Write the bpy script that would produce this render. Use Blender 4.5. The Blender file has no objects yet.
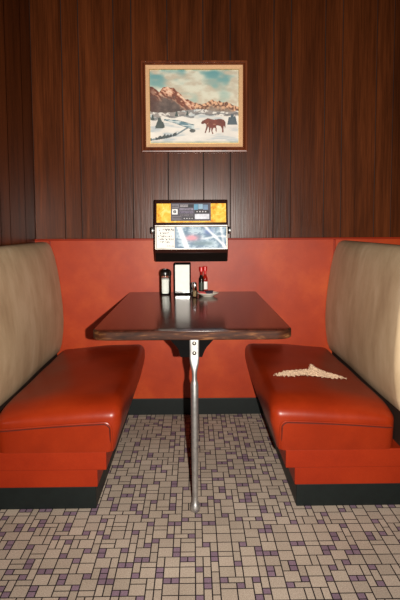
import bpy, bmesh, math, random
from mathutils import Vector, Matrix
from mathutils.bvhtree import BVHTree

random.seed(11)
SC = bpy.context.scene
COL = SC.collection
PI = math.pi

# ------------------------------------------------------------------ helpers
def lin(c):
    out = []
    for v in c[:3]:
        v = v / 255.0
        out.append(v / 12.92 if v <= 0.04045 else ((v + 0.055) / 1.055) ** 2.4)
    return tuple(out) + (1.0,)

def link(o, parent=None):
    COL.objects.link(o)
    if parent is not None:
        o.parent = parent
    return o

def obj(name, bm, mat, parent=None, smooth=False, sharp=35, recalc=True):
    if recalc:
        bmesh.ops.recalc_face_normals(bm, faces=bm.faces[:])
    me = bpy.data.meshes.new(name)
    bm.to_mesh(me)
    bm.free()
    mats = mat if isinstance(mat, (list, tuple)) else [mat]
    for m in mats:
        me.materials.append(m)
    if smooth:
        me.shade_smooth()
        try:
            me.set_sharp_from_angle(angle=math.radians(sharp))
        except Exception:
            pass
    o = bpy.data.objects.new(name, me)
    return link(o, parent)

def thing(name, label, cat, loc=(0, 0, 0), group=None, rotz=0.0):
    o = bpy.data.objects.new(name, None)
    o.empty_display_size = 0.05
    link(o)
    o.location = loc
    o.rotation_euler = (0, 0, rotz)
    tag(o, label, cat, group)
    return o

def tag(o, label, cat, group=None):
    o['label'] = label
    o['category'] = cat
    if group:
        o['group'] = group
    return o

def struct(o, label=None):
    o['kind'] = 'structure'
    if label:
        o['label'] = label
    return o

def box(bm, x0, x1, y0, y1, z0, z1, bev=0.0, seg=2, mi=0):
    vs = [bm.verts.new((x, y, z)) for x in (x0, x1) for y in (y0, y1) for z in (z0, z1)]
    idx = [(0, 1, 3, 2), (4, 6, 7, 5), (0, 4, 5, 1), (2, 3, 7, 6), (0, 2, 6, 4), (1, 5, 7, 3)]
    fs = [bm.faces.new([vs[i] for i in f]) for f in idx]
    for f in fs:
        f.material_index = mi
    if bev > 0:
        bmesh.ops.recalc_face_normals(bm, faces=fs)
        es = list({e for f in fs for e in f.edges})
        bmesh.ops.bevel(bm, geom=es, offset=bev, segments=seg, profile=0.5, affect='EDGES')
    return bm

def newbox(*a, **k):
    return box(bmesh.new(), *a, **k)

def prism(bm, pts, fn, a, b, mi=0, cap=True):
    """polygon pts (p,q) swept between a and b; fn(p,q,t)->xyz"""
    A = [bm.verts.new(fn(p, q, a)) for p, q in pts]
    B = [bm.verts.new(fn(p, q, b)) for p, q in pts]
    n = len(pts)
    for i in range(n):
        f = bm.faces.new([A[i], A[(i + 1) % n], B[(i + 1) % n], B[i]])
        f.material_index = mi
    if cap:
        for ring in (A[::-1], B):
            f = bm.faces.new(ring)
            f.material_index = mi
    return bm

def lathe(bm, prof, cx=0, cy=0, n=32, sx=1.0, sy=1.0, mi=0):
    rings = []
    for r, z in prof:
        if r < 1e-6:
            rings.append([bm.verts.new((cx, cy, z))])
        else:
            rings.append([bm.verts.new((cx + sx * r * math.cos(2 * PI * i / n), cy + sy * r * math.sin(2 * PI * i / n), z)) for i in range(n)])
    for a, b in zip(rings[:-1], rings[1:]):
        for i in range(n):
            j = (i + 1) % n
            if len(a) == 1 and len(b) == 1:
                continue
            if len(a) == 1:
                f = bm.faces.new([a[0], b[j], b[i]])
            elif len(b) == 1:
                f = bm.faces.new([a[i], a[j], b[0]])
            else:
                f = bm.faces.new([a[i], a[j], b[j], b[i]])
            f.material_index = mi
    return bm

def tube(bm, pts, r, n=8, closed=False):
    pts = [Vector(p) for p in pts]
    rings = []
    m = len(pts)
    up = None
    for i, p in enumerate(pts):
        if closed:
            t = pts[(i + 1) % m] - pts[i - 1]
        else:
            t = pts[min(i + 1, m - 1)] - pts[max(i - 1, 0)]
        t.normalize()
        if up is None:
            up = t.orthogonal().normalized()
        up = (up - t * up.dot(t)).normalized()
        w = t.cross(up)
        rr = r[i] if isinstance(r, (list, tuple)) else r
        rings.append([bm.verts.new(p + (up * math.cos(2 * PI * k / n) + w * math.sin(2 * PI * k / n)) * rr) for k in range(n)])
    for i in range(m if closed else m - 1):
        a, b = rings[i], rings[(i + 1) % m]
        for k in range(n):
            bm.faces.new([a[k], a[(k + 1) % n], b[(k + 1) % n], b[k]])
    if not closed:
        bm.faces.new(rings[0][::-1])
        bm.faces.new(rings[-1])
    return bm

def coords(h, r, ne=6, nm=10):
    a = [-h + r * (1 - math.cos(PI / 2 * i / ne)) for i in range(ne)]
    m = [-h + r + (2 * h - 2 * r) * i / nm for i in range(nm + 1)]
    return a + m + [-v for v in a[::-1]]

def rounded_block(hx, hy, hz, r, nm=(8, 20, 3)):
    """closed rounded box centred on the origin"""
    bm = bmesh.new()
    cs = [coords(hx, r, nm=nm[0]), coords(hy, r, nm=nm[1]), coords(hz, r, nm=nm[2])]
    H = (hx, hy, hz)
    cache = {}
    def V(p):
        q = [max(-(h - r), min(h - r, c)) for c, h in zip(p, H)]
        d = Vector(p) - Vector(q)
        if d.length > 1e-9:
            w = Vector(q) + d.normalized() * r
        else:
            w = Vector(p)
        key = tuple(round(c, 5) for c in w)
        if key not in cache:
            cache[key] = bm.verts.new(w)
        return cache[key]
    for ax in range(3):
        b, c = (ax + 1) % 3, (ax + 2) % 3
        for s in (-1, 1):
            for i in range(len(cs[b]) - 1):
                for j in range(len(cs[c]) - 1):
                    vs = []
                    for (u, v) in ((i, j), (i + 1, j), (i + 1, j + 1), (i, j + 1)):
                        p = [0, 0, 0]
                        p[ax] = s * H[ax]
                        p[b] = cs[b][u]
                        p[c] = cs[c][v]
                        vv = V(p)
                        if vv not in vs:
                            vs.append(vv)
                    if len(vs) >= 3:
                        try:
                            bm.faces.new(vs)
                        except ValueError:
                            pass
    return bm

def rect_loft(bm, x0, x1, z0, z1, prof, yback, mi=0, fill=False):
    """frame rings: prof = list of (inset, height in front of yback)"""
    rings = []
    for ins, h in prof:
        rings.append([bm.verts.new(p) for p in ((x0 + ins, yback - h, z0 + ins), (x1 - ins, yback - h, z0 + ins),
                                                (x1 - ins, yback - h, z1 - ins), (x0 + ins, yback - h, z1 - ins))])
    for a, b in zip(rings[:-1], rings[1:]):
        for i in range(4):
            f = bm.faces.new([a[i], a[(i + 1) % 4], b[(i + 1) % 4], b[i]])
            f.material_index = mi
    if fill:
        bm.faces.new(rings[-1])
    return bm

# ------------------------------------------------------------------ materials
class M:
    def __init__(self, name):
        self.m = bpy.data.materials.new(name)
        self.m.use_nodes = True
        self.t = self.m.node_tree
        self.b = self.t.nodes['Principled BSDF']
    def n(self, typ, **k):
        nd = self.t.nodes.new(typ)
        for a, v in k.items():
            setattr(nd, a, v)
        return nd
    def l(self, a, b):
        self.t.links.new(a, b)
    def set(self, **k):
        for a, v in k.items():
            self.b.inputs[a.replace('_', ' ')].default_value = v
        return self
    def coord(self, scale=(1, 1, 1)):
        tc = self.n('ShaderNodeTexCoord')
        mp = self.n('ShaderNodeMapping')
        mp.inputs['Scale'].default_value = scale
        self.l(tc.outputs['Object'], mp.inputs['Vector'])
        return mp.outputs['Vector']
    def noise(self, scale, vec, detail=4, rough=0.55, dist=0.0):
        nz = self.n('ShaderNodeTexNoise')
        nz.inputs['Scale'].default_value = scale
        nz.inputs['Detail'].default_value = detail
        nz.inputs['Roughness'].default_value = rough
        nz.inputs['Distortion'].default_value = dist
        self.l(vec, nz.inputs['Vector'])
        return nz.outputs['Fac']
    def ramp(self, fac, stops):
        r = self.n('ShaderNodeValToRGB')
        el = r.color_ramp.elements
        while len(el) < len(stops):
            el.new(0.5)
        for e, (p, c) in zip(el, stops):
            e.position = p
            e.color = lin(c) if len(c) == 3 else c
        self.l(fac, r.inputs['Fac'])
        return r.outputs['Color']
    def mix(self, a, b, fac, mode='MIX'):
        x = self.n('ShaderNodeMix', data_type='RGBA', blend_type=mode)
        for v, s in ((a, x.inputs[6]), (b, x.inputs[7])):
            if isinstance(v, tuple):
                s.default_value = v
            else:
                self.l(v, s)
        if isinstance(fac, (int, float)):
            x.inputs[0].default_value = fac
        else:
            self.l(fac, x.inputs[0])
        return x.outputs[2]
    def bump(self, h, strength=0.2, dist=0.01):
        b = self.n('ShaderNodeBump')
        b.inputs['Strength'].default_value = strength
        b.inputs['Distance'].default_value = dist
        self.l(h, b.inputs['Height'])
        self.l(b.outputs['Normal'], self.b.inputs['Normal'])
    def color(self, c):
        if isinstance(c, tuple):
            self.b.inputs['Base Color'].default_value = c
        else:
            self.l(c, self.b.inputs['Base Color'])
        return self

def plain(name, c, rough=0.5, metal=0.0, spec=0.5, var=0.10, scale=40.0):
    m = M(name)
    f = m.noise(scale, m.coord(), 3)
    lo = tuple(max(0, v * (1 - var)) for v in c)
    hi = tuple(min(255, v * (1 + var)) for v in c)
    m.color(m.ramp(f, [(0.3, lo), (0.7, hi)]))
    m.set(Roughness=rough, Metallic=metal)
    m.b.inputs['Specular IOR Level'].default_value = spec
    return m.m

def wood_panel(name, dark, mid, light, rough, axis='z', attr=None, bump=0.12, spec=0.5):
    m = M(name)
    sc = {'z': (13, 13, 0.8), 'x': (0.9, 22, 22)}[axis]
    sf = {'z': (150, 150, 5), 'x': (5, 150, 150)}[axis]
    f1 = m.noise(1.0, m.coord(sc), 5, 0.6, 0.6)
    f2 = m.noise(1.0, m.coord(sf), 3, 0.6)
    c1 = m.ramp(f1, [(0.25, dark), (0.5, mid), (0.75, light)])
    c2 = m.ramp(f2, [(0.3, (140, 140, 140)), (0.65, (255, 255, 255))])
    c = m.mix(c1, c2, 0.6, 'MULTIPLY')
    if attr:
        a = m.n('ShaderNodeAttribute', attribute_name=attr)
        c = m.mix(c, a.outputs['Color'], 1.0, 'MULTIPLY')
    m.color(c)
    m.set(Roughness=rough)
    m.b.inputs['Specular IOR Level'].default_value = spec
    m.bump(f2, bump, 0.002)
    return m.m

def vinyl(name, a, b, c, rough=0.4, bump=0.15, coat=0.0, grain=0.1, spec=0.45):
    m = M(name)
    f = m.noise(3.2, m.coord(), 6, 0.62)
    g = m.noise(420, m.coord(), 2)
    col = m.ramp(f, [(0.28, a), (0.5, b), (0.72, c)])
    m.color(m.mix(col, m.ramp(g, [(0.3, (150, 150, 150)), (0.7, (255, 255, 255))]), 0.25, 'MULTIPLY'))
    m.set(Roughness=rough)
    m.b.inputs['Specular IOR Level'].default_value = spec
    m.b.inputs['Coat Weight'].default_value = coat
    m.b.inputs['Coat Roughness'].default_value = 0.25
    w = m.noise(9, m.coord(), 3)
    mm = m.n('ShaderNodeMath', operation='MULTIPLY_ADD')
    m.l(g, mm.inputs[0])
    mm.inputs[1].default_value = grain
    m.l(w, mm.inputs[2])
    m.bump(mm.outputs[0], bump, 0.01)
    return m.m

MAT = {}
MAT['panel'] = wood_panel('walnut_panelling', (62, 28, 10), (86, 41, 17), (106, 53, 24), 0.3, attr='plank', bump=0.22, spec=0.2)
MAT['groove'] = plain('panel_groove', (14, 8, 6), 0.7)
MAT['wall_vinyl'] = vinyl('orange_wall_vinyl', (150, 42, 6), (168, 54, 10), (188, 74, 20), 0.46, 0.10, spec=0.32)
MAT['seat_vinyl'] = vinyl('orange_seat_vinyl', (118, 31, 8), (133, 37, 10), (148, 45, 13), 0.34, 0.12, 0.0, spec=0.3)
MAT['riser_vinyl'] = vinyl('orange_riser_vinyl', (130, 33, 9), (142, 39, 11), (154, 46, 14), 0.45, 0.08, spec=0.2)
MAT['seam'] = plain('dark_stitching', (70, 14, 5), 0.6)
MAT['base_vinyl'] = plain('dark_base_vinyl', (15, 21, 20), 0.5, spec=0.3)
MAT['rail_brown'] = wood_panel('brown_rail_wood', (24, 13, 8), (40, 22, 12), (56, 33, 18), 0.6, 'z')

# tan backrest vinyl, streaked and worn
m = M('tan_back_vinyl')
f1 = m.noise(1.0, m.coord((4, 5, 2.6)), 6, 0.62, 0.3)
f2 = m.noise(1.0, m.coord((10, 26, 6)), 5, 0.65)
c = m.ramp(f1, [(0.28, (156, 133, 104)), (0.5, (178, 155, 124)), (0.74, (198, 177, 147))])
c = m.mix(c, m.ramp(f2, [(0.3, (214, 202, 184)), (0.65, (255, 255, 255))]), 0.3, 'MULTIPLY')
m.color(c)
m.set(Roughness=0.5)
m.bump(f2, 0.12, 0.006)
MAT['tan'] = m.m

# dark laminate top
m = M('dark_walnut_laminate')
f1 = m.noise(1.0, m.coord((26, 1.6, 10)), 5, 0.6, 0.5)
f2 = m.noise(1.0, m.coord((190, 7, 10)), 3, 0.6)
c = m.mix(m.ramp(f1, [(0.3, (46, 19, 12)), (0.7, (80, 36, 23))]), m.ramp(f2, [(0.3, (140, 140, 140)), (0.65, (255, 255, 255))]), 0.6, 'MULTIPLY')
m.color(c)
m.set(Roughness=0.17)
m.b.inputs['Specular IOR Level'].default_value = 0.4
m.bump(f2, 0.03, 0.001)
MAT['laminate'] = m.m
# worn wooden edge band
m = M('worn_edge_wood')
f1 = m.noise(1.0, m.coord((14, 14, 90)), 5, 0.65, 0.5)
f2 = m.noise(1.0, m.coord((5, 5, 12)), 4)
c = m.mix(m.ramp(f1, [(0.3, (30, 13, 8)), (0.55, (66, 34, 18)), (0.78, (136, 92, 54))]), m.ramp(f2, [(0.35, (110, 100, 96)), (0.6, (255, 255, 255))]), 0.7, 'MULTIPLY')
m.color(c)
m.set(Roughness=0.6)
m.b.inputs['Specular IOR Level'].default_value = 0.12
MAT['edge'] = m.m

def metal(name, c, rough, met=1.0):
    m = M(name)
    f = m.noise(60, m.coord(), 4)
    m.color(m.ramp(f, [(0.3, tuple(v * 0.85 for v in c)), (0.7, c)]))
    m.set(Metallic=met, Roughness=rough)
    return m.m
MAT['alu'] = metal('brushed_aluminium', (200, 198, 196), 0.38, 0.92)
MAT['chrome'] = metal('chrome', (225, 225, 228), 0.14)
MAT['bolt'] = metal('bolt_steel', (150, 146, 138), 0.35)
MAT['black_metal'] = plain('black_enamel', (9, 8, 8), 0.8, spec=0.05)
MAT['black_plastic'] = plain('black_plastic', (20, 15, 13), 0.28)
MAT['case'] = plain('dark_brown_case', (46, 22, 17), 0.3)
MAT['paper'] = plain('white_paper', (240, 238, 232), 0.8, var=0.02)
MAT['ink'] = plain('ink', (40, 38, 48), 0.7)
MAT['ink_faint'] = plain('ink_faint', (120, 112, 116), 0.7)
MAT['sugar'] = plain('sugar', (240, 238, 234), 0.9, var=0.03, scale=300)
MAT['pepper'] = plain('pepper', (120, 100, 74), 0.9, var=0.5, scale=500)
MAT['red_cap'] = plain('red_cap', (190, 16, 14), 0.35)
MAT['brown_sauce'] = plain('brown_sauce', (26, 18, 14), 0.1)
MAT['red_sauce'] = plain('red_sauce', (140, 22, 12), 0.1)
MAT['dish'] = plain('white_glaze', (232, 224, 208), 0.2, var=0.03)
MAT['pink_packet'] = plain('pink_packet', (206, 92, 92), 0.5)
MAT['grey_packet'] = plain('grey_packet', (62, 56, 70), 0.45)
MAT['dark_label'] = plain('dark_label', (44, 54, 40), 0.5)
MAT['foam'] = plain('torn_foam', (228, 196, 164), 0.95, var=0.12, scale=120)
MAT['frame_wood'] = wood_panel('frame_wood', (74, 32, 16), (112, 54, 28), (140, 74, 40), 0.35, 'z')
MAT['liner'] = plain('frame_liner', (212, 168, 124), 0.7, var=0.05, scale=150)
MAT['gold_lip'] = metal('gold_lip', (230, 196, 120), 0.35)

def glass(name):
    m = M(name)
    t = m.n('ShaderNodeBsdfTransparent')
    t.inputs['Color'].default_value = (0.95, 0.96, 0.95, 1)
    g = m.n('ShaderNodeBsdfGlossy')
    g.inputs['Roughness'].default_value = 0.06
    f = m.n('ShaderNodeFresnel')
    f.inputs['IOR'].default_value = 1.45
    x = m.n('ShaderNodeMixShader')
    m.l(f.outputs[0], x.inputs[0])
    m.l(t.outputs[0], x.inputs[1])
    m.l(g.outputs[0], x.inputs[2])
    m.l(x.outputs[0], m.t.nodes['Material Output'].inputs['Surface'])
    return m.m
MAT['glass'] = glass('clear_glass')

def attr_mat(name, attr, rough=0.5, coat=0.0):
    m = M(name)
    a = m.n('ShaderNodeAttribute', attribute_name=attr)
    m.color(a.outputs['Color'])
    m.set(Roughness=rough)
    m.b.inputs['Coat Weight'].default_value = coat
    m.b.inputs['Coat Roughness'].default_value = 0.08
    return m.m

# ------------------------------------------------------------------ setting
D = 2.93          # face of the wood panelling
DV = 2.915        # face of the vinyl wainscot
XL = -0.908       # left wall

def panelled(name, bounds, z0, z1, place):
    """planks with V grooves; place(t, depth, z) -> xyz"""
    bm = bmesh.new()
    lay = bm.loops.layers.float_color.new('plank')
    rnd = random.Random(5)
    g, dp = 0.0032, 0.006
    for a, b in zip(bounds[:-1], bounds[1:]):
        k = rnd.uniform(0.80, 1.08)
        hue = rnd.uniform(-0.015, 0.015)
        col = (k * (1 + hue), k, k * (1 - hue), 1)
        prof = [(a, dp), (a + g * 0.4, dp), (a + g, 0), (b - g, 0), (b - g * 0.4, dp), (b, dp)]
        for (p, d), (q, e) in zip(prof[:-1], prof[1:]):
            f = bm.faces.new([bm.verts.new(place(p, d, z0)), bm.verts.new(place(q, e, z0)), bm.verts.new(place(q, e, z1)), bm.verts.new(place(p, d, z1))])
            f.material_index = 1 if (d > 0 and e > 0) else 0
            for lp in f.loops:
                lp[lay] = col
    return struct(obj(name, bm, [MAT['panel'], MAT['groove']], recalc=False))

bx = [XL, -0.735, -0.640, -0.443, -0.343, -0.141, 0.061, 0.214, 0.461, 0.560, 0.754, 0.853, 1.047, 1.145, 1.34, 1.44, 1.65, 1.85]
panelled('wall_back', bx, 0.0, 2.75, lambda t, d, z: (t, D + d, z))
ly = [D, 2.765, 2.535, 2.41, 2.20, 2.00, 1.90, 1.70, 1.50, 1.30]
panelled('wall_left', ly, 0.0, 2.75, lambda t, d, z: (XL - d, t, z))

# vinyl wainscot on the back wall, its top trim and seam strips
struct(obj('trim_1', newbox(XL, 1.85, DV, D, 0.0, 1.030), MAT['wall_vinyl']), 'orange vinyl wainscot covering the lower back wall')
struct(obj('trim_2', newbox(XL, 1.85, DV - 0.010, D, 1.026, 1.037, 0.003), MAT['riser_vinyl']), 'thin orange strip capping the vinyl wainscot')
for i, x in enumerate((-0.823, 0.815)):
    struct(obj('trim_%d' % (i + 3), newbox(x - 0.006, x + 0.006, DV - 0.006, DV, 0.40, 1.026, 0.003), MAT['riser_vinyl']))
struct(obj('baseboard_back', newbox(XL, 1.85, DV - 0.008, DV, 0.0, 0.097, 0.002), MAT['base_vinyl']), 'dark vinyl base strip along the back wall')

# mosaic tile floor: one mesh, every tile a face over a dark grout bed
def build_floor():
    bm = bmesh.new()
    lay = bm.loops.layers.float_color.new('tile')
    u = 0.0254
    X0, Y0 = -1.60, 0.50
    nx, ny = int(3.3 / u), int((D - Y0) / u) + 1
    rnd = random.Random(23)
    mauve = set()
    occ = [[False] * nx for _ in range(ny)]
    g = 0.0020
    def put(i, j, w, h, mi):
        for b in range(h):
            for a in range(w):
                occ[j + b][i + a] = True
        x0, y0 = X0 + i * u + g, Y0 + j * u + g
        x1, y1 = X0 + (i + w) * u - g, Y0 + (j + h) * u - g
        y1 = min(y1, D)
        if y1 <= y0:
            return
        f = bm.faces.new([bm.verts.new((x0, y0, 0)), bm.verts.new((x1, y0, 0)), bm.verts.new((x1, y1, 0)), bm.verts.new((x0, y1, 0))])
        f.material_index = mi
        k = rnd.uniform(0.88, 1.08)
        for lp in f.loops:
            lp[lay] = (k, k * rnd.uniform(0.98, 1.0), k * 0.99, 1)
    def free(i, j, w, h):
        if i + w > nx or j + h > ny:
            return False
        return all(not occ[j + b][i + a] for b in range(h) for a in range(w))
    for j in range(ny):
        i = 0
        for i in range(nx):
            if occ[j][i]:
                continue
            opts = []
            near = sum(1 for (a, b) in ((-1, 0), (-2, 0), (0, -1), (0, -2), (-1, -1), (1, -1), (-1, -2), (1, -2)) if (i + a, j + b) in mauve)
            if free(i, j, 2, 2):
                opts.append(((2, 2), 0.40))
            if free(i, j, 2, 1):
                opts.append(((2, 1), 0.16))
            if free(i, j, 1, 2):
                opts.append(((1, 2), 0.18))
            opts.append(((1, 1), (0.55, 0.30, 0.04)[min(near, 2)]))
            s = rnd.uniform(0, sum(o[1] for o in opts))
            for o, w in opts:
                s -= w
                if s <= 0:
                    break
            if o == (1, 1):
                mauve.add((i, j))
            put(i, j, o[0], o[1], 1 if o == (1, 1) else 0)
    zb = -0.0012
    f = bm.faces.new([bm.verts.new(p) for p in ((-1.6, 0.50, zb), (1.85, 0.50, zb), (1.85, D, zb), (-1.6, D, zb))])
    f.material_index = 2
    mats = []
    for nm, a, b in (('tan_tile', (158, 143, 129), (194, 180, 164)), ('mauve_tile', (116, 95, 111), (146, 123, 138))):
        m = M(nm)
        sp = m.noise(260, m.coord(), 3, 0.7)
        sl = m.noise(3.0, m.coord(), 4)
        c = m.ramp(sp, [(0.35, a), (0.65, b)])
        c = m.mix(c, m.ramp(sl, [(0.3, (216, 212, 206)), (0.65, (255, 255, 255))]), 0.6, 'MULTIPLY')
        at = m.n('ShaderNodeAttribute', attribute_name='tile')
        m.color(m.mix(c, at.outputs['Color'], 1.0, 'MULTIPLY'))
        m.set(Roughness=0.65)
        m.b.inputs['Specular IOR Level'].default_value = 0.2
        mats.append(m.m)
    mats.append(plain('grout', (24, 13, 14), 0.9, var=0.3))
    return struct(obj('floor', bm, mats, recalc=False), 'mosaic floor of tan and mauve tiles with dark grout')
build_floor()

# ------------------------------------------------------------------ booth benches
XC = 0.006
YF, YB = 1.885, 2.905      # cushion front and back

def cushion_bm(s):
    x0, x1, z0, z1 = 0.289, 0.774, 0.17, 0.434
    r = 0.042
    bm = rounded_block((x1 - x0) / 2, (YB - YF) / 2, (z1 - z0) / 2, r, (14, 34, 5))
    for v in bm.verts:
        x, y, z = v.co.x + (x0 + x1) / 2, v.co.y + (YF + YB) / 2, v.co.z + (z0 + z1) / 2
        t = (x - x0) / (x1 - x0)
        k = max(0.0, min(1.0, (z - 0.25) / (z1 - 0.25)))
        yy = (y - YF) / (YB - YF)
        dz = 0.020 * math.sin(PI * min(1, max(0, t))) * math.sin(PI * min(1, max(0.0, yy))) ** 0.4 - 0.034 * t
        dz -= 0.024 * math.exp(-((yy) / 0.06) ** 2)
        dz += 0.0025 * math.sin(y * 17 + x * 9) * math.sin(x * 13)
        z += dz * k
        if z < 0.345:
            x += (0.345 - max(z, 0.236)) * 0.26 * max(0, 1 - t * 3)
            if yy < 0.05:
                y += (0.345 - max(z, 0.236)) * 0.10
        z = max(z, 0.236)
        v.co = (XC + s * x, y, z)
    bmesh.ops.dissolve_degenerate(bm, dist=1e-5, edges=bm.edges[:])
    return bm

def backrest_bm(s, y0, y1):
    prof = [(0.800, 0.374), (0.787, 0.388), (0.774, 0.43), (0.765, 0.50), (0.762, 0.57), (0.766, 0.66), (0.775, 0.76), (0.788, 0.86),
            (0.803, 0.94), (0.818, 0.985), (0.830, 1.006), (0.845, 1.017), (0.865, 1.021), (0.885, 1.015), (0.895, 1.0), (0.897, 0.90), (0.897, 0.45), (0.895, 0.374)]
    cx, cz = 0.845, 0.69
    bm = bmesh.new()
    rings = []
    n = 8
    ends = [(y0 + 0.03 * (1 - math.cos(PI / 2 * i / n)) if False else y0 + 0.03 * (1 - math.sin(PI / 2 * (n - i) / n)), 0.03 * (1 - math.cos(PI / 2 * (n - i) / n))) for i in range(n)]
    mids = [(y0 + 0.03 + (y1 - y0 - 0.03) * i / 24, 0.0) for i in range(25)]
    for y, ins in ends + mids:
        ring = []
        for x, z in prof:
            dx, dz = x - cx, z - cz
            fx = max(0.0, 1 - ins / 0.075)
            fz = max(0.0, 1 - ins / 0.60)
            w = 0.003 * math.sin(y * 7 + z * 5) * (1 if x < 0.83 else 0)
            ring.append(bm.verts.new((XC + s * (cx + dx * fx + w), y, cz + dz * fz)))
        rings.append(ring)
    m_ = len(prof)
    for a, b in zip(rings[:-1], rings[1:]):
        for i in range(m_):
            bm.faces.new([a[i], a[(i + 1) % m_], b[(i + 1) % m_], b[i]])
    bm.faces.new(rings[0])
    bm.faces.new(rings[-1][::-1])
    return bm

def bench(s, label):
    root = thing('booth_bench', label, 'booth seat', (XC + s * 0.6, 2.4, 0), 'vinyl booth benches facing across the table')
    inv = Matrix.Translation((-(XC + s * 0.6), -2.4, 0))
    def part(name, bm, mat, parent=root, **k):
        bm.transform(inv)
        return obj(name, bm, mat, parent, **k)
    def bx_(x0, x1, y0, y1, z0, z1, bev=0.004):
        a, b = sorted((XC + s * x0, XC + s * x1))
        return newbox(a, b, y0, y1, z0, z1, bev, 3)
    cb = cushion_bm(s)
    bmesh.ops.recalc_face_normals(cb, faces=cb.faces[:])
    tree = BVHTree.FromBMesh(cb)
    seat = part('seat_cushion', cb, MAT['seat_vinyl'], smooth=True, sharp=60)
    # welt: up the inner front corner, round it and outward along the top of the front face
    path = []
    xa, zt, rr = 0.324, 0.358, 0.026
    for i in range(9):
        path.append((xa, 0.238 + (zt - rr - 0.238) * i / 8))
    for i in range(1, 7):
        a = PI - PI / 2 * i / 6
        path.append((xa + rr + rr * math.cos(a), zt - rr + rr * math.sin(a)))
    for i in range(1, 21):
        q = i / 20
        path.append((xa + rr + (0.752 - xa - rr) * q, zt - 0.026 * q + 0.003 * math.sin(PI * q)))
    pts = []
    for x, z in path:
        h = tree.ray_cast(Vector((XC + s * x, 1.5, z)), Vector((0, 1, 0)))
        pts.append((XC + s * x, (h[0].y if h[0] else YF) - 0.0015, z))
    part('piping', tube(bmesh.new(), pts, 0.0042, 8), MAT['seat_vinyl'], seat, smooth=True)
    part('seam', tube(bmesh.new(), [(px_ + s * (0.0065 if k < 9 else 0.004), py_ - 0.0002, pz_ - (0.0 if k < 9 else 0.0065)) for k, (px_, py_, pz_) in enumerate(pts)], 0.0021, 6), MAT['seam'], seat, smooth=True)
    part('riser', bx_(0.348, 0.895, YF + 0.016, YB, 0.163, 0.237), MAT['riser_vinyl'])
    part('riser', bx_(0.385, 0.895, YF + 0.024, YB, 0.091, 0.164), MAT['riser_vinyl'])
    part('plinth', bx_(0.393, 0.895, YF + 0.030, YB, 0.0, 0.092), MAT['base_vinyl'])
    part('back_rail', bx_(0.800, 0.893, YF + 0.03, YB, 0.235, 0.380), MAT['rail_brown'])
    part('backrest', backrest_bm(s, YF - 0.010, YB), MAT['tan'], smooth=True, sharp=60)
    return root, tree, part, seat

bench(-1, 'left orange vinyl booth bench with intact seat and tan backrest against panelled wall')
rt, tree, part, seat = bench(1, 'right orange vinyl booth bench with ripped seat showing pale stuffing')

# the rip in the right seat
tear = [(a, b - 0.040 + 0.070 * (a - 0.352) / 0.33 - (0.032 * math.sin(PI * (a - 0.352) / 0.34) if k > 11 else (0.018 if 1 < k < 5 or 6 < k < 10 else 0))) for k, (a, b) in enumerate([(0.352, 2.251), (0.41, 2.289), (0.452, 2.313), (0.495, 2.32), (0.539, 2.327), (0.560, 2.385), (0.568, 2.385), (0.575, 2.330), (0.601, 2.292),
        (0.633, 2.262), (0.688, 2.190), (0.676, 2.184), (0.612, 2.197), (0.565, 2.222), (0.523, 2.238), (0.48, 2.247), (0.432, 2.233), (0.39, 2.238)])]
def inside(p, poly):
    x, y = p
    c = False
    j = len(poly) - 1
    for i in range(len(poly)):
        xi, yi = poly[i]
        xj, yj = poly[j]
        if (yi > y) != (yj > y) and x < (xj - xi) * (y - yi) / (yj - yi) + xi:
            c = not c
        j = i
    return c
tb = bmesh.new()
rnd = random.Random(3)
st = 0.0035
cells = {}
def tv(i, j):
    if (i, j) not in cells:
        x, y = 0.34 + i * st, 2.13 + j * st
        h = tree.ray_cast(Vector((x, y, 1.0)), Vector((0, 0, -1)))
        cells[(i, j)] = tb.verts.new((x + rnd.uniform(-0.001, 0.001), y + rnd.uniform(-0.001, 0.001), h[0].z + 0.0012 + rnd.uniform(0, 0.0028)))
    return cells[(i, j)]
for i in range(102):
    for j in range(84):
        cx, cy = 0.34 + (i + 0.5) * st, 2.13 + (j + 0.5) * st
        jx = 0.004 * math.sin(cy * 400 + cx * 170)
        jy = 0.005 * math.sin(cx * 290) + 0.006 * math.sin(cx * 710 + cy * 90) + rnd.uniform(-0.003, 0.003)
        if inside((cx + jx, cy + jy), tear):
            tb.faces.new([tv(i, j), tv(i + 1, j), tv(i + 1, j + 1), tv(i, j + 1)])
t_o = part('torn_stuffing', tb, MAT['foam'], seat)
t_o['label'] = 'ragged pale stuffing showing through the rip'

# ------------------------------------------------------------------ table
TX0, TX1, TY0, TY1, TZ = -0.373, 0.362, 1.797, 2.903, 0.728
tc = ((TX0 + TX1) / 2, 2.3, 0)
table = thing('diner_table', 'dark laminate diner table with worn wooden edge and one metal leg', 'table', tc)
tinv = Matrix.Translation((-tc[0], -tc[1], 0))
def tpart(name, bm, mat, parent=None, **k):
    bm.transform(tinv)
    return obj(name, bm, mat, parent or table, **k)
def top_outline(ins=0.0):
    r = 0.065 - ins
    pts = [(TX1 - ins, TY1), (TX0 + ins, TY1)]
    for cx, a0 in ((TX0 + 0.065, PI), (TX1 - 0.065, 1.5 * PI)):
        for i in range(11):
            a = a0 + PI / 2 * i / 10
            pts.append((cx + r * math.cos(a), TY0 + 0.065 + r * math.sin(a)))
    return pts
def slab(layers, caps):
    bm = bmesh.new()
    rings = [[bm.verts.new((x, y, z)) for x, y in top_outline(ins)] for ins, z in layers]
    for a, b in zip(rings[:-1], rings[1:]):
        for i in range(len(a)):
            bm.faces.new([a[i], a[(i + 1) % len(a)], b[(i + 1) % len(a)], b[i]])
    if caps:
        bm.faces.new(rings[0])
        bm.faces.new(rings[-1])
    return bm
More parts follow.
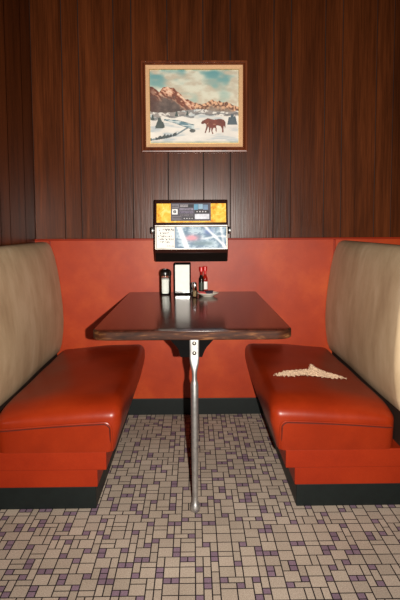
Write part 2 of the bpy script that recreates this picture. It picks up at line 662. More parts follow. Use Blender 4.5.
top = tpart('tabletop', slab([(0.004, TZ - 0.033), (0.004, TZ - 0.003), (0.0046, TZ - 0.0012), (0.006, TZ - 0.0002), (0.0075, TZ)], True), MAT['laminate'], smooth=True)
tpart('edge_band', slab([(0.0045, TZ - 0.034), (0.002, TZ - 0.0336), (0.0, TZ - 0.031), (0.0, TZ - 0.006), (0.002, TZ - 0.003), (0.0045, TZ - 0.0022)], False), MAT['edge'], smooth=True)['label'] = 'worn wooden edge'
# black shaped bracket under the top
LX, LY = 0.001, 1.884
br = [(-0.098, 0.699), (0.080, 0.699), (0.080, 0.680), (0.074, 0.674), (0.060, 0.658), (0.048, 0.645), (0.040, 0.632), (0.035, 0.620), (0.030, 0.606), (-0.052, 0.606), (-0.056, 0.620), (-0.060, 0.636), (-0.068, 0.648), (-0.078, 0.658), (-0.092, 0.674), (-0.098, 0.680)]
tpart('bracket', prism(bmesh.new(), br, lambda p, q, t: (LX + p, t, q), LY + 0.014, LY + 0.036), MAT['black_metal'])
# leg: flattened strap, pinched neck, tapering tube, small foot
bm = bmesh.new()
sec = [(0.699, 0.0185, 0.006), (0.66, 0.0185, 0.006), (0.63, 0.0180, 0.006), (0.605, 0.0180, 0.0062), (0.588, 0.0168, 0.008), (0.570, 0.0135, 0.0095), (0.556, 0.0108, 0.0105), (0.545, 0.0098, 0.011),
       (0.525, 0.0098, 0.0115), (0.514, 0.0125, 0.0130), (0.503, 0.0150, 0.0150), (0.40, 0.0145, 0.0145), (0.30, 0.0138, 0.0138), (0.20, 0.0126, 0.0126), (0.10, 0.0114, 0.0114), (0.055, 0.0108, 0.0108)]
n = 28
rings = []
for z, a, b in sec:
    e = 0.45 if z > 0.6 else (0.45 + (0.6 - z) / 0.06 * 0.55 if z > 0.54 else 1.0)
    ring = []
    for i in range(n):
        c, s_ = math.cos(2 * PI * i / n), math.sin(2 * PI * i / n)
        ring.append(bm.verts.new((LX + a * math.copysign(abs(c) ** e, c), LY + b * math.copysign(abs(s_) ** e, s_), z)))
    rings.append(ring)
for a, b in zip(rings[:-1], rings[1:]):
    for i in range(n):
        bm.faces.new([a[i], a[(i + 1) % n], b[(i + 1) % n], b[i]])
bm.faces.new(rings[0])
bm.faces.new(rings[-1])
leg = tpart('leg', bm, MAT['alu'], smooth=True, sharp=50)
leg['label'] = 'tapered brushed metal leg'
tpart('foot', lathe(bmesh.new(), [(0.0, 0.0), (0.010, 0.0), (0.0165, 0.006), (0.0195, 0.015), (0.0190, 0.025), (0.0155, 0.036), (0.0118, 0.044), (0.0112, 0.058), (0, 0.058)], LX, LY, 28), MAT['alu'], leg, smooth=True)
for z in (0.664, 0.626):
    b2 = bmesh.new()
    lathe(b2, [(0.0, 0.0062), (0.0035, 0.0058), (0.0062, 0.0042), (0.0078, 0.0015), (0.0078, 0.0), (0, 0)], 0, 0, 20)
    b2.transform(Matrix.Translation((LX, LY - 0.006, z)) @ Matrix.Rotation(PI / 2, 4, 'X'))
    tpart('bolt', b2, MAT['bolt'], leg, smooth=True)

# ------------------------------------------------------------------ jukebox selector on the wall
JX0, JX1 = -0.205, 0.183
JC = (JX0 + JX1) / 2
juke = thing('tabletop_jukebox', 'coin jukebox selector with gold and white panels mounted above the table', 'jukebox', (JC, 2.9, 0.917))
def jpart(name, bm, mat, parent=None, **k):
    bm.transform(Matrix.Translation((-JC, -2.9, -0.917)))
    return obj(name, bm, mat, parent or juke, **k)
# side profile (y, z): chin, lower face, upper face leaning back, top
P0, P1, P2, P3 = (2.705, 0.917), (2.662, 0.985), (2.674, 1.112), (2.698, 1.240)
prof = [P0, (2.672, 0.965), P1, P2, P3, (2.71, 1.246), (2.912, 1.246), (2.912, 0.917)]
bm = prism(bmesh.new(), prof, lambda p, q, t: (t, p, q), JX0, JX1)
bmesh.ops.recalc_face_normals(bm, faces=bm.faces[:])
bmesh.ops.bevel(bm, geom=bm.edges[:], offset=0.004, segments=2, profile=0.5, affect='EDGES')
jpart('case', bm, MAT['case'], smooth=True, sharp=30)
# black chin panel
bm = bmesh.new()
def face_pt(A, B, x, t, out):
    """point on the sloping face from A (t=0) to B (t=1), pushed out"""
    dy, dz = B[0] - A[0], B[1] - A[1]
    L = math.hypot(dy, dz)
    ny, nz = -dz / L, dy / L
    return (x, A[0] + dy * t + ny * out, A[1] + dz * t + nz * out)
def plate(bm, A, B, x0, x1, t0, t1, o0, o1, mi=0):
    vs = [bm.verts.new(face_pt(A, B, x, t, o)) for o in (o0, o1) for (x, t) in ((x0, t0), (x1, t0), (x1, t1), (x0, t1))]
    for f in ((0, 1, 2, 3), (4, 5, 6, 7), (0, 1, 5, 4), (1, 2, 6, 5), (2, 3, 7, 6), (3, 0, 4, 7)):
        bm.faces.new([vs[i] for i in f]).material_index = mi
    return bm
jpart('chin', plate(bmesh.new(), P0, (2.672, 0.965), JX0 + 0.006, JX1 - 0.006, 0.02, 1.0, 0.0005, 0.003), MAT['black_plastic'])
# trims
bm = bmesh.new()
plate(bm, P1, P2, JX0 + 0.004, JX1 - 0.004, 0.945, 0.985, 0.0, 0.005)
plate(bm, P1, P2, JX0 + 0.004, JX1 - 0.004, 0.0, 0.02, 0.0, 0.004)
for xa, xb in ((JX0 + 0.005, JX0 + 0.008), (JX1 - 0.008, JX1 - 0.005)):
    plate(bm, P1, P2, xa, xb, 0.03, 0.92, 0.0, 0.005)
jpart('window_trim', bm, MAT['bolt'])['label'] = 'thin chrome trim around the lower window'

# gold panel with its dark song menu
m = M('gold_panel')
f1 = m.noise(26, m.coord(), 5, 0.65, 0.8)
m.color(m.ramp(f1, [(0.30, (190, 104, 24)), (0.42, (240, 170, 50)), (0.55, (255, 205, 84)), (0.72, (255, 234, 150))]))
m.set(Roughness=0.3)
gold = m.m
g0, g1 = 0.10, 0.88
gp = jpart('gold_panel', plate(bmesh.new(), P2, P3, JX0 + 0.012, JX1 - 0.010, g0, g1, 0.0, 0.002), gold)
gp['label'] = 'mottled gold panel'
mx0, mx1 = -0.118, 0.093
menu = jpart('menu_board', plate(bmesh.new(), P2, P3, mx0, mx1, 0.16, 0.90, 0.001, 0.0035), plain('menu_grey', (74, 70, 80), 0.4))
for (xa, xb, ta, tb_, col) in (
        (0.03, 0.20, 0.70, 0.93, (120, 116, 124)), (0.03, 0.17, 0.36, 0.66, (236, 236, 232)),
        (0.23, 0.43, 0.78, 0.90, (168, 162, 166)), (0.22, 0.56, 0.60, 0.70, (150, 142, 160)), (0.22, 0.56, 0.43, 0.53, (134, 124, 146)), (0.24, 0.54, 0.28, 0.36, (128, 120, 126)),
        (0.44, 0.56, 0.76, 0.90, (40, 40, 46)), (0.58, 0.68, 0.62, 0.93, (96, 150, 178)), (0.69, 0.80, 0.66, 0.93, (140, 172, 192)), (0.81, 0.93, 0.62, 0.90, (110, 136, 164)),
        (0.60, 0.96, 0.44, 0.58, (34, 30, 34)), (0.60, 0.96, 0.10, 0.38, (214, 216, 226)), (0.30, 0.58, 0.07, 0.20, (40, 38, 42)), (0.03, 0.26, 0.07, 0.28, (110, 104, 110))):
    w, h = mx1 - mx0, 0.74
    jpart('song_strip', plate(bmesh.new(), P2, P3, mx0 + w * xa, mx0 + w * xb, 0.16 + h * ta, 0.16 + h * tb_, 0.003, 0.0042), plain('strip_%d_%d' % (int(xa * 100), int(ta * 100)), col, 0.45), menu)
def marks(A, B, items, o0, o1):
    bm = bmesh.new()
    for it in items:
        plate(bm, A, B, *it, o0, o1)
    return bm
# the round mark on the white square
bm = bmesh.new()
w = mx1 - mx0
ctr = (mx0 + w * 0.10, 0.16 + 0.74 * 0.51)
ring = []
for rr_ in (0.0045, 0.0085):
    ring.append([bm.verts.new(face_pt(P2, P3, ctr[0] + rr_ * math.cos(a), ctr[1] + rr_ * math.sin(a) / 0.1318, 0.0050)) for a in [math.radians(20 + 320 * i / 20) for i in range(21)]])
for i in range(20):
    bm.faces.new([ring[0][i], ring[0][i + 1], ring[1][i + 1], ring[1][i]])
plate(bm, P2, P3, ctr[0] - 0.004, ctr[0] + 0.008, ctr[1] - 0.012, ctr[1] + 0.014, 0.0045, 0.0052)
jpart('round_mark', bm, MAT['ink'], menu)
rnd = random.Random(8)
items = []
for (xa, xb, ta) in ((0.23, 0.43, 0.84), (0.23, 0.55, 0.65), (0.23, 0.55, 0.48), (0.25, 0.53, 0.32), (0.04, 0.19, 0.82), (0.05, 0.25, 0.17)):
    x = xa
    while x < xb - 0.015:
        l = rnd.uniform(0.012, 0.03)
        items.append((mx0 + w * x, mx0 + w * min(xb, x + l), 0.16 + 0.74 * (ta - 0.025), 0.16 + 0.74 * (ta + 0.025)))
        x += l + rnd.uniform(0.008, 0.014)
jpart('song_lettering', marks(P2, P3, items, 0.004, 0.0048), MAT['ink'], menu)
items = [(mx0 + w * (0.64 + 0.07 * k), mx0 + w * (0.675 + 0.07 * k), 0.16 + 0.74 * 0.48, 0.16 + 0.74 * 0.54) for k in range(4)]
jpart('song_lettering', marks(P2, P3, items, 0.004, 0.0048), plain('pale_letters', (190, 186, 190), 0.6), menu)
items = [(mx0 + w * (0.32 + 0.065 * k), mx0 + w * (0.355 + 0.065 * k), 0.16 + 0.74 * 0.11, 0.16 + 0.74 * 0.16) for k in range(4)]
jpart('song_lettering', marks(P2, P3, items, 0.004, 0.0048), plain('pale_lettering', (190, 186, 190), 0.6), menu)

# lower window: white hand-written card and printed title sheet under clear plastic, reflections painted in
wc0, wc1 = JX0 + 0.011, -0.098
card = jpart('instruction_card', plate(bmesh.new(), P1, P2, wc0, wc1, 0.04, 0.915, 0.0005, 0.0022), MAT['paper'])
card['label'] = 'white card with handwritten lines'
rnd = random.Random(4)
bm = bmesh.new()
lines = [(0.80, 0.16, 0.92, 1.5), (0.66, 0.22, 0.62, 1.2), (0.53, 0.10, 0.88, 1.1), (0.41, 0.12, 0.90, 1.1), (0.29, 0.20, 0.72, 1.1), (0.13, 0.56, 0.94, 0.7)]
for t, xa, xb, sc in lines:
    x = xa
    while x < xb:
        wd = rnd.uniform(0.03, 0.055) * sc
        cx = wc0 + (wc1 - wc0) * x
        dx = (wc1 - wc0) * wd
        for q in range(2):
            a = (cx + rnd.uniform(0, dx), t + rnd.uniform(-0.035, 0.035) * sc)
            b = (cx + rnd.uniform(0, dx), t + rnd.uniform(-0.035, 0.035) * sc)
            dv = Vector((b[0] - a[0], (b[1] - a[1]) * 0.128))
            if dv.length < 0.0015:
                continue
            nrm = Vector((-dv.y, dv.x)).normalized() * 0.0012 * sc
            bm.faces.new([bm.verts.new(face_pt(P1, P2, px, pt, 0.0026)) for px, pt in ((a[0] + nrm.x, a[1] + nrm.y / 0.128), (b[0] + nrm.x, b[1] + nrm.y / 0.128), (b[0] - nrm.x, b[1] - nrm.y / 0.128), (a[0] - nrm.x, a[1] - nrm.y / 0.128))])
        x += wd + 0.012 + (0.04 if rnd.random() < 0.2 else 0)
jpart('handwriting', bm, MAT['ink'], card)

def painted_plate(name, nx, ny, fn, place, attr, mat, parent_fn, parent=None):
    bm = bmesh.new()
    lay = bm.loops.layers.float_color.new(attr)
    vs = [[bm.verts.new(place(i / nx, j / ny)) for i in range(nx + 1)] for j in range(ny + 1)]
    for j in range(ny):
        for i in range(nx):
            f = bm.faces.new([vs[j][i], vs[j][i + 1], vs[j + 1][i + 1], vs[j + 1][i]])
            for lp, (a, b) in zip(f.loops, ((i, j), (i + 1, j), (i + 1, j + 1), (i, j + 1))):
                lp[lay] = lin(fn(a / nx, b / ny))
    return parent_fn(name, bm, mat, parent)

def vnoise(x, y, seed=0):
    def h(i, j):
        n_ = (i * 374761393 + j * 668265263 + seed * 974711) & 0xffffffff
        n_ = ((n_ ^ (n_ >> 13)) * 1274126177) & 0xffffffff
        return ((n_ ^ (n_ >> 16)) & 0xffff) / 65535.0
    i, j = math.floor(x), math.floor(y)
    fx, fy = x - i, y - j
    fx, fy = fx * fx * (3 - 2 * fx), fy * fy * (3 - 2 * fy)
    return (h(i, j) * (1 - fx) + h(i + 1, j) * fx) * (1 - fy) + (h(i, j + 1) * (1 - fx) + h(i + 1, j + 1) * fx) * fy
def fbm(x, y, seed=0):
    return 0.5 * vnoise(x, y, seed) + 0.3 * vnoise(2.1 * x, 2.1 * y, seed + 1) + 0.2 * vnoise(4.3 * x, 4.3 * y, seed + 2)
def mixc(a, b, t):
    t = max(0.0, min(1.0, t))
    return tuple(p * (1 - t) + q * t for p, q in zip(a, b))
def sstep(a, b, x):
    t = max(0.0, min(1.0, (x - a) / (b - a)))
    return t * t * (3 - 2 * t)

def sheet_col(u, v):          # v up
    n = fbm(u * 9, v * 5, 3)
    c = mixc((84, 116, 142), (172, 194, 208), sstep(0.3, 0.68, n))
    rows = (v * 6) % 1.0
    if 0.3 < rows < 0.55 and vnoise(u * 46, math.floor(v * 6) * 3.3, 9) > 0.5:
        c = mixc(c, (84, 108, 138), 0.55)
    p = math.exp(-((u - 0.33) / 0.12) ** 2 - ((v - 0.48) / 0.13) ** 2)
    c = mixc(c, (214, 138, 152), min(1, 1.2 * p))
    b = math.exp(-((u - 0.66) / 0.08) ** 2 - ((v - 0.78) / 0.14) ** 2)
    c = mixc(c, (58, 88, 150), b)
    g = sstep(0.16, 0.0, abs(v - 0.22)) * sstep(0.30, 0.42, u) * sstep(0.80, 0.66, u)
    c = mixc(c, (92, 122, 134), 0.85 * g)
    for (x0, k, wd, st_) in ((0.16, -0.13, 0.075, 0.95), (0.80, -0.34, 0.06, 0.8), (0.93, -0.05, 0.04, 0.6)):  # white streaks: reflections off the window cover, painted into the sheet colour
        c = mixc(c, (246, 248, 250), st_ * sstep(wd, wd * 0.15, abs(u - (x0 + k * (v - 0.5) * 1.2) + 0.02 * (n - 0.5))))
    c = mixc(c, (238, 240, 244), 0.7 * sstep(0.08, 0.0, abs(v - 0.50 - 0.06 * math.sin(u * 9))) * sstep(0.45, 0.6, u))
    if u < 0.04:
        c = mixc((104, 128, 150), c, u / 0.04)
    return c
painted_plate('title_sheet', 110, 50, sheet_col, lambda u, v: face_pt(P1, P2, -0.097 + (JX1 - 0.011 + 0.097) * u, 0.04 + 0.875 * v, 0.0022), 'print', attr_mat('title_sheet_print_glare', 'print', 0.5, 0.3), jpart)['label'] = 'pale blue printed title sheet with a pink patch and painted white reflections'
for s, xb in ((-1, JX0), (1, JX1)):
    b2 = lathe(bmesh.new(), [(0, -0.002), (0.006, -0.002), (0.008, 0.004), (0.018, 0.005), (0.0195, 0.008), (0.0195, 0.013), (0.017, 0.017), (0, 0.017)], 0, 0, 24)
    b2.transform(Matrix.Translation((xb, 2.69, 1.083)) @ Matrix.Rotation(s * PI / 2, 4, 'Y'))
    k = jpart('knob', b2, MAT['alu'], smooth=True)
    k['label'] = 'chrome side knob'

# ------------------------------------------------------------------ things on the table
# napkin dispenser
nx0, nx1, ny0, ny1, nz0, nz1 = -0.109, -0.016, 2.785, 2.895, TZ, 0.900
nd = thing('napkin_dispenser', 'black napkin dispenser with white napkins facing out under the jukebox', 'napkin dispenser', ((nx0 + nx1) / 2, 2.82, TZ))
def npart(name, bm, mat, parent=None, **k):
    bm.transform(Matrix.Translation((-(nx0 + nx1) / 2, -2.82, -TZ)))
    return obj(name, bm, mat, parent or nd, **k)
bm = bmesh.new()
box(bm, nx0, nx0 + 0.0055, ny0, ny1, nz0, nz1, 0.002)
box(bm, nx1 - 0.0055, nx1, ny0, ny1, nz0, nz1, 0.002)
box(bm, nx0 + 0.005, nx1 - 0.005, ny0 + 0.001, ny1, nz1 - 0.006, nz1, 0.001)
box(bm, nx0 + 0.005, nx1 - 0.005, ny0 + 0.001, ny1, nz0, nz0 + 0.006, 0.001)
box(bm, nx0 + 0.005, nx1 - 0.005, 2.845, 2.852, nz0 + 0.005, nz1 - 0.005)
npart('case', bm, MAT['black_metal'])
bm = bmesh.new()
for k in range(9):
    y = ny0 + 0.006 + k * 0.005
    box(bm, nx0 + 0.0068, nx1 - 0.0068, y, y + 0.0044, nz0 + 0.008, nz1 - 0.008 - 0.0008 * (k % 3), 0.0008, 1)
npart('napkin_stack', bm, MAT['paper'])
npart('lip', newbox(nx0 + 0.006, nx1 - 0.006, ny0 - 0.003, ny0 + 0.002, nz0 + 0.010, nz0 + 0.018, 0.001), MAT['chrome'])['label'] = 'chrome lip across the bottom'

# sugar shaker
SX, SY = -0.157, 2.795
ss = thing('sugar_shaker', 'glass sugar shaker with dark domed lid left of the napkin dispenser', 'sugar shaker', (SX, SY, TZ))
g_ = obj('glass_jar', lathe(bmesh.new(), [(0, 0), (0.028, 0), (0.031, 0.003), (0.0315, 0.02), (0.0315, 0.10), (0.030, 0.110), (0.0275, 0.110), (0.0288, 0.10), (0.0288, 0.02), (0.027, 0.007), (0, 0.006)], 0, 0, 36), MAT['glass'], ss, smooth=True)
obj('sugar_fill', lathe(bmesh.new(), [(0, 0.0065), (0.0265, 0.0075), (0.0284, 0.02), (0.0284, 0.086), (0.020, 0.091), (0.006, 0.094), (0, 0.094)], 0, 0, 32), MAT['sugar'], ss, smooth=True)['label'] = 'white sugar inside'
lid = obj('lid', lathe(bmesh.new(), [(0.0285, 0.1105), (0.033, 0.106), (0.0338, 0.110), (0.0335, 0.124), (0.031, 0.132), (0.024, 0.139), (0.012, 0.144), (0, 0.145)], 0, 0, 36), MAT['black_plastic'], ss, smooth=True)
obj('pour_flap', newbox(-0.009, 0.009, -0.022, -0.002, 0.1405, 0.146, 0.002), MAT['chrome'], lid)

# salt shaker
px, py = 0.005, 2.672
sp = thing('pepper_shaker', 'small glass shaker with metal cap just left of the white dish', 'shaker', (px, py, TZ))
obj('glass_body', lathe(bmesh.new(), [(0, 0), (0.0155, 0), (0.017, 0.004), (0.0165, 0.02), (0.0140, 0.045), (0.0125, 0.058), (0.0112, 0.058), (0.0125, 0.045), (0.0148, 0.02), (0.0148, 0.006), (0, 0.005)], 0, 0, 12), MAT['glass'], sp)
obj('spice_fill', lathe(bmesh.new(), [(0, 0.0055), (0.014, 0.0065), (0.0144, 0.02), (0.0130, 0.036), (0, 0.038)], 0, 0, 24), MAT['pepper'], sp, smooth=True)
obj('cap', lathe(bmesh.new(), [(0.0114, 0.056), (0.0142, 0.056), (0.0145, 0.068), (0.0125, 0.076), (0.007, 0.0805), (0, 0.082)], 0, 0, 28), MAT['chrome'], sp, smooth=True)

# sauce bottles
def bottle(x, y, label, sauce, lab, capn):
    b_ = thing('sauce_bottle', label, 'sauce bottle', (x, y, TZ), 'hot sauce bottles behind the dish')
    obj('bottle_body', lathe(bmesh.new(), [(0, 0), (0.0125, 0), (0.0145, 0.003), (0.0145, 0.075), (0.0135, 0.083), (0.0085, 0.095), (0.0068, 0.104), (0.0066, 0.124), (0, 0.124)], 0, 0, 28), MAT[sauce], b_, smooth=True)
    obj('cap', lathe(bmesh.new(), [(0, 0.122), (0.0110, 0.122), (0.0118, 0.124), (0.0118, 0.146), (0.0106, 0.149), (0, 0.1495)], 0, 0, 14), MAT['red_cap'], b_)['label'] = 'red screw cap'
    obj('neck_band', lathe(bmesh.new(), [(0.0072, 0.104), (0.0074, 0.104), (0.0074, 0.121), (0.0068, 0.121)], 0, 0, 24), MAT[capn], b_, smooth=True)
    bm = bmesh.new()
    pts = []
    for i in range(15):
        a = -PI / 2 + (-1.1 + 2.2 * i / 14)
        pts.append([bm.verts.new((0.01475 * math.cos(a), 0.01475 * math.sin(a), z)) for z in (0.018, 0.062)])
    for a, c_ in zip(pts[:-1], pts[1:]):
        bm.faces.new([a[0], c_[0], c_[1], a[1]])
    obj('paper_label', bm, MAT[lab], b_, smooth=True)
bottle(0.0440, 2.838, 'dark brown sauce bottle with red cap, nearer the napkin dispenser', 'brown_sauce', 'dark_label', 'red_sauce')
bottle(0.0660, 2.882, 'red hot sauce bottle with white label, farther from the napkin dispenser', 'red_sauce', 'paper', 'red_cap')

# dish and packets
dx, dy = 0.076, 2.712
dish = obj('condiment_dish', lathe(bmesh.new(), [(0, 0), (0.028, 0), (0.030, 0.002), (0.048, 0.012), (0.0585, 0.018), (0.0580, 0.020), (0.047, 0.0155), (0.030, 0.006), (0, 0.005)], 0, 0, 40), MAT['dish'], smooth=True)
dish.location = (dx, dy, TZ)
tag(dish, 'small shallow white dish holding condiment packets on the table', 'dish')
def packet(name, label, cat, mat, loc, rot, sz):
    bm = bmesh.new()
    nx_, ny_ = 10, 8
    for sgn in (1, -1):
        vs = [[bm.verts.new((sz[0] * (i / nx_ - 0.5), sz[1] * (j / ny_ - 0.5), sgn * sz[2] * (math.sin(PI * i / nx_) * math.sin(PI * j / ny_)) ** 0.5 + 0.0006 * math.sin(i * 1.7 + j))) for i in range(nx_ + 1)] for j in range(ny_ + 1)]
        for j in range(ny_):
            for i in range(nx_):
                bm.faces.new([vs[j][i], vs[j][i + 1], vs[j + 1][i + 1], vs[j + 1][i]])
    bmesh.ops.remove_doubles(bm, verts=bm.verts[:], dist=1e-5)
    o = obj(name, bm, mat, smooth=True)
    o.location = loc
    o.rotation_euler = rot
    return tag(o, label, cat)
packet('condiment_packet', 'pink paper packet on the left side of the white dish', 'packet', MAT['pink_packet'], (0.046, 2.694, TZ + 0.0225), (0.30, 0.10, 0.3), (0.042, 0.034, 0.0040))
packet('condiment_packet', 'dark grey packet lying behind the pink one in the dish', 'packet', MAT['grey_packet'], (0.082, 2.716, TZ + 0.0215), (0.40, -0.06, -0.2), (0.046, 0.036, 0.0048))

# ------------------------------------------------------------------ framed painting
FX0, FX1, FZ0, FZ1 = -0.2905, 0.311, 1.524, 2.033
pic = thing('framed_painting', 'framed winter landscape painting with horses hanging on the wood panelling', 'painting', ((FX0 + FX1) / 2, D, 1.77))
def fpart(name, bm, mat, parent=None, **k):
    bm.transform(Matrix.Translation((-(FX0 + FX1) / 2, -D, -1.77)))
    return obj(name, bm, mat, parent or pic, **k)
fb = D - 0.001
fpart('frame', rect_loft(bmesh.new(), FX0, FX1, FZ0, FZ1, [(0, 0), (0, 0.018), (0.003, 0.023), (0.009, 0.024), (0.013, 0.020), (0.017, 0.026), (0.021, 0.034), (0.025, 0.036), (0.028, 0.033), (0.029, 0.022), (0.029, 0.0)], fb), MAT['frame_wood'])
lx0, lx1, lz0, lz1 = FX0 + 0.027, FX1 - 0.027, FZ0 + 0.027, FZ1 - 0.027
fpart('liner', rect_loft(bmesh.new(), lx0, lx1, lz0, lz1, [(0, 0.0), (0, 0.026), (0.004, 0.026), (0.022, 0.020), (0.0225, 0.014), (0.0225, 0.0)], fb), MAT['liner'])['label'] = 'pale peach inner liner'
fpart('lip', rect_loft(bmesh.new(), lx0 + 0.0215, lx1 - 0.0215, lz0 + 0.0215, lz1 - 0.0215, [(0, 0.012), (0.0005, 0.0206), (0.0025, 0.0206), (0.003, 0.012)], fb), MAT['gold_lip'])

ridge1 = [(0, .23), (.04, .24), (.11, .30), (.145, .25), (.175, .225), (.21, .235), (.24, .25), (.27, .25), (.31, .30), (.36, .35), (.41, .40), (.47, .43), (.54, .47), (1, .60)]
ridge2 = [(0, .60), (.40, .50), (.47, .46), (.52, .445), (.58, .47), (.63, .455), (.675, .42), (.705, .405), (.745, .43), (.78, .425), (.82, .45), (.855, .425), (.885, .44), (.93, .47), (1.0, .50)]
def pl(pts, u):
    for (a, b), (c_, d) in zip(pts[:-1], pts[1:]):
        if a <= u <= c_:
            return b + (d - b) * (u - a) / (c_ - a)
    return pts[-1][1]
horse = [(.575, .715), (.59, .69), (.625, .672), (.65, .655), (.68, .665), (.72, .675), (.76, .668), (.80, .665), (.835, .68), (.852, .72), (.85, .77), (.843, .80), (.838, .77), (.832, .755),
         (.826, .80), (.828, .85), (.812, .85), (.81, .80), (.795, .765), (.76, .755), (.72, .76), (.695, .755), (.68, .80), (.672, .85), (.660, .85), (.664, .80), (.655, .765), (.645, .80), (.625, .86), (.613, .855), (.630, .79), (.632, .74), (.615, .725), (.595, .735), (.58, .735)]
foal = [(.640, .735), (.655, .715), (.672, .72), (.70, .735), (.735, .735), (.745, .76), (.752, .83), (.742, .855), (.735, .79), (.715, .785), (.70, .83), (.715, .865), (.70, .87), (.688, .82), (.69, .785), (.665, .78), (.655, .755)]
def paint(u, w):              # w up
    v = 1 - w
    n1 = fbm(u * 6, v * 9, 1)
    n2 = fbm(u * 22, v * 22, 4)
    r1 = pl(ridge1, u) + 0.02 * (vnoise(u * 40, 1, 5) - 0.5)
    r2 = pl(ridge2, u) + 0.02 * (vnoise(u * 46, 2, 6) - 0.5)
    snow0 = 0.565 + 0.02 * math.sin(u * 9) + 0.02 * (n2 - 0.5) - 0.02 * u
    if v < min(r1, r2, snow0):
        c = mixc((92, 150, 156), (160, 186, 172), v / 0.4)
        cl = sstep(0.36, 0.60, fbm(u * 3.2 + 0.7, v * 5, 12) + 0.16 * math.exp(-((u - 0.42) / 0.25) ** 2) + 0.25 * (v - 0.2))
        c = mixc(c, mixc((204, 186, 162), (228, 222, 200), sstep(0.3, 0.7, fbm(u * 7, v * 12, 19))), cl * 0.9)
        return c
    if v < snow0:
        if r1 < r2 and v > r1:
            d = v - r1
            k = 0.55 * vnoise(u * 30 - v * 26, v * 12 + u * 10, 7) + 0.45 * vnoise(u * 70 - v * 60, v * 34 + u * 24, 17)
            c = mixc((120, 62, 42), (226, 172, 140), sstep(0.36, 0.66, k))
            c = mixc(c, (240, 208, 180), sstep(0.62, 0.8, k) * sstep(0.16, 0.02, d))
            c = mixc(c, mixc((62, 50, 48), (128, 108, 98), n2), sstep(0.08, 0.20, d + 0.16 * (n2 - 0.5)))
            if u < 0.13:
                c = mixc(c, (84, 44, 34), 0.7 * (1 - u / 0.13))
        else:
            k = 0.5 * vnoise(u * 34 - v * 20, v * 30 + u * 14, 8) + 0.5 * vnoise(u * 80, v * 60, 18)
            c = mixc((108, 70, 52), (230, 178, 138), sstep(0.36, 0.68, k))
            c = mixc(c, mixc((96, 82, 74), (170, 150, 132), n2), sstep(0.05, 0.13, v - r2 + 0.06 * (n2 - 0.5)))
        return c
    # snow field
    c = mixc((216, 210, 202), (246, 240, 228), n1)
    c = mixc(c, (164, 180, 188), 0.6 * sstep(0.52, 0.72, fbm(u * 4 + 3, v * 16, 15)))
    if v < snow0 + 0.05 + 0.02 * n2 and n2 > 0.42:
        c = mixc(c, (120, 110, 106), 0.7)
    # far brush lines
    for (a, b, vv, th) in ((0.18, 0.5, 0.63, 0.012), (0.0, 0.09, 0.655, 0.02), (0.5, 0.99, 0.60, 0.012)):
        if a < u < b and abs(v - vv - 0.012 * math.sin(u * 30)) < th * (0.5 + n2):
            c = mixc(c, (96, 96, 98), 0.65)
    # stream
    ctr = [(0.16, 0.675), (0.28, 0.70), (0.38, 0.735), (0.47, 0.77), (0.56, 0.79)]
    if 0.16 < u < 0.5:
        q = pl(ctr, u)
        th = 0.010 + 0.026 * sstep(0.16, 0.4, u)
        if abs(v - q) < th:
            c = mixc((92, 128, 140), (206, 216, 214), sstep(0.3, 0.62, vnoise(u * 22, v * 90, 41)))
            if abs(v - q) > th * 0.75:
                c = mixc(c, (70, 84, 88), 0.6)
    q = pl([(0.0, 0.95), (0.1, 0.93), (0.2, 0.91), (0.3, 0.875), (0.40, 0.80), (0.44, 0.775), (1, 0.7)], u)
    if u < 0.43 and q - 0.012 < v < q + 0.012:
        c = mixc(c, (92, 112, 120), 0.8)
    bsh = 0.028 * (0.4 + vnoise(u * 60, 0.5, 31))
    if u < 0.30 and q - bsh < v < q + 0.014 and vnoise(u * 40, 3, 33) > 0.25:
        c = mixc(c, (46, 56, 58), 0.85)
    # trees
    for (tx, tt, tbm, wd) in ((0.107, 0.645, 0.79, 0.05), (0.14, 0.70, 0.78, 0.03), (0.165, 0.865, 0.92, 0.018), (0.03, 0.60, 0.68, 0.02), (0.30, 0.56, 0.63, 0.02), (0.925, 0.60, 0.745, 0.045), (0.955, 0.63, 0.745, 0.03), (0.895, 0.64, 0.745, 0.03), (0.42, 0.56, 0.62, 0.02)):
        if tt < v < tbm:
            ww = wd * (0.25 + 0.75 * (v - tt) / (tbm - tt)) * (0.7 + 0.6 * n2)
            if abs(u - tx) < ww:
                base = (66, 82, 92) if tx > 0.8 else (54, 66, 62)
                c = mixc(base, (110, 124, 124), 0.5 * n2)
    if 0.42 < u < 0.52 and 0.785 < v < 0.86:
        if (u - 0.475) ** 2 / 0.0012 + (v - 0.825) ** 2 / 0.0006 < 0.55 + n2:
            c = mixc((60, 66, 66), (130, 130, 126), n2 * 0.8)
    if inside((u, v), horse):
        c = mixc((84, 34, 24), (140, 66, 46), n2)
    if inside((u, v), foal):
        c = mixc((118, 52, 36), (196, 150, 120), sstep(0.5, 0.7, n2))
    if v > 0.955:
        c = mixc(c, (150, 156, 120), 0.6 * sstep(0.955, 0.99, v) * (0.4 + n2))
    return c
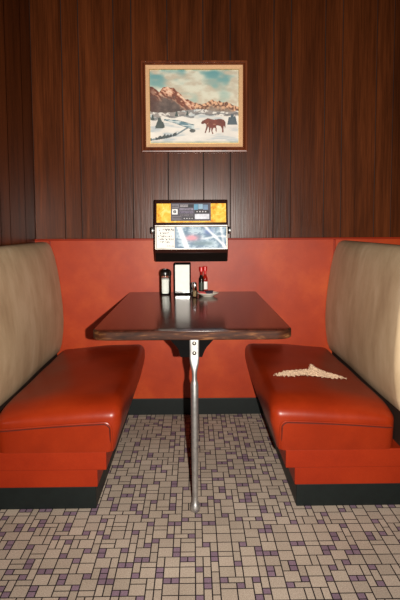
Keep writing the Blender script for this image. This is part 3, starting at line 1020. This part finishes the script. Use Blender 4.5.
cx0, cx1, cz0, cz1 = lx0 + 0.0225, lx1 - 0.0225, lz0 + 0.0225, lz1 - 0.0225
painted_plate('canvas', 230, 190, paint, lambda u, w_: (cx0 + (cx1 - cx0) * u, fb - 0.013, cz0 + (cz1 - cz0) * w_), 'paint', attr_mat('oil_paint', 'paint', 0.55), fpart)['label'] = 'painted snowy valley with mountains and two brown horses'

# ------------------------------------------------------------------ light and camera
w = bpy.data.worlds.new('room_ambient')
SC.world = w
w.use_nodes = True
w.node_tree.nodes['Background'].inputs['Color'].default_value = (1.0, 0.86, 0.72, 1)
w.node_tree.nodes['Background'].inputs['Strength'].default_value = 0.005

# the photographer's flash, just to the right of the lens
fl = bpy.data.lights.new('camera_flash', 'SPOT')
fl.energy = 385
fl.color = (1.0, 0.94, 0.86)
fl.shadow_soft_size = 0.009
fl.spot_size = math.radians(110)
fl.spot_blend = 1.0
fo = bpy.data.objects.new('camera_flash', fl)
link(fo)
fo.location = (0.082, 0.0, 1.095)
tgt = Vector((0.0, 2.9, 0.98))
fo.rotation_euler = (tgt - Vector(fo.location)).to_track_quat('-Z', 'Y').to_euler()

cam = bpy.data.cameras.new('camera')
co = bpy.data.objects.new('camera', cam)
link(co)
F_PX, PPY, VPX = 506.0, 264.3, 6.5
cam.sensor_fit = 'VERTICAL'
cam.sensor_height = 36.0
cam.lens = 36.0 * F_PX / 600.0
cam.shift_y = (PPY - 300.0) / 600.0
pitch, yaw, roll = math.radians(4.2), math.atan(VPX / F_PX), math.radians(0.3)
F = Vector((math.sin(yaw) * math.cos(pitch), math.cos(yaw) * math.cos(pitch), -math.sin(pitch)))
R = Vector((math.cos(yaw), -math.sin(yaw), 0))
U = R.cross(F)
R2 = R * math.cos(roll) - U * math.sin(roll)
U2 = U * math.cos(roll) + R * math.sin(roll)
mt = Matrix((R2, U2, -F)).transposed().to_4x4()
mt.translation = (0, 0, 1.10)
co.matrix_world = mt
SC.camera = co

vs = SC.view_settings
vs.view_transform = 'Standard'
vs.look = 'None'
vs.exposure = 0.0
vs.gamma = 1.0
vs.use_curve_mapping = False
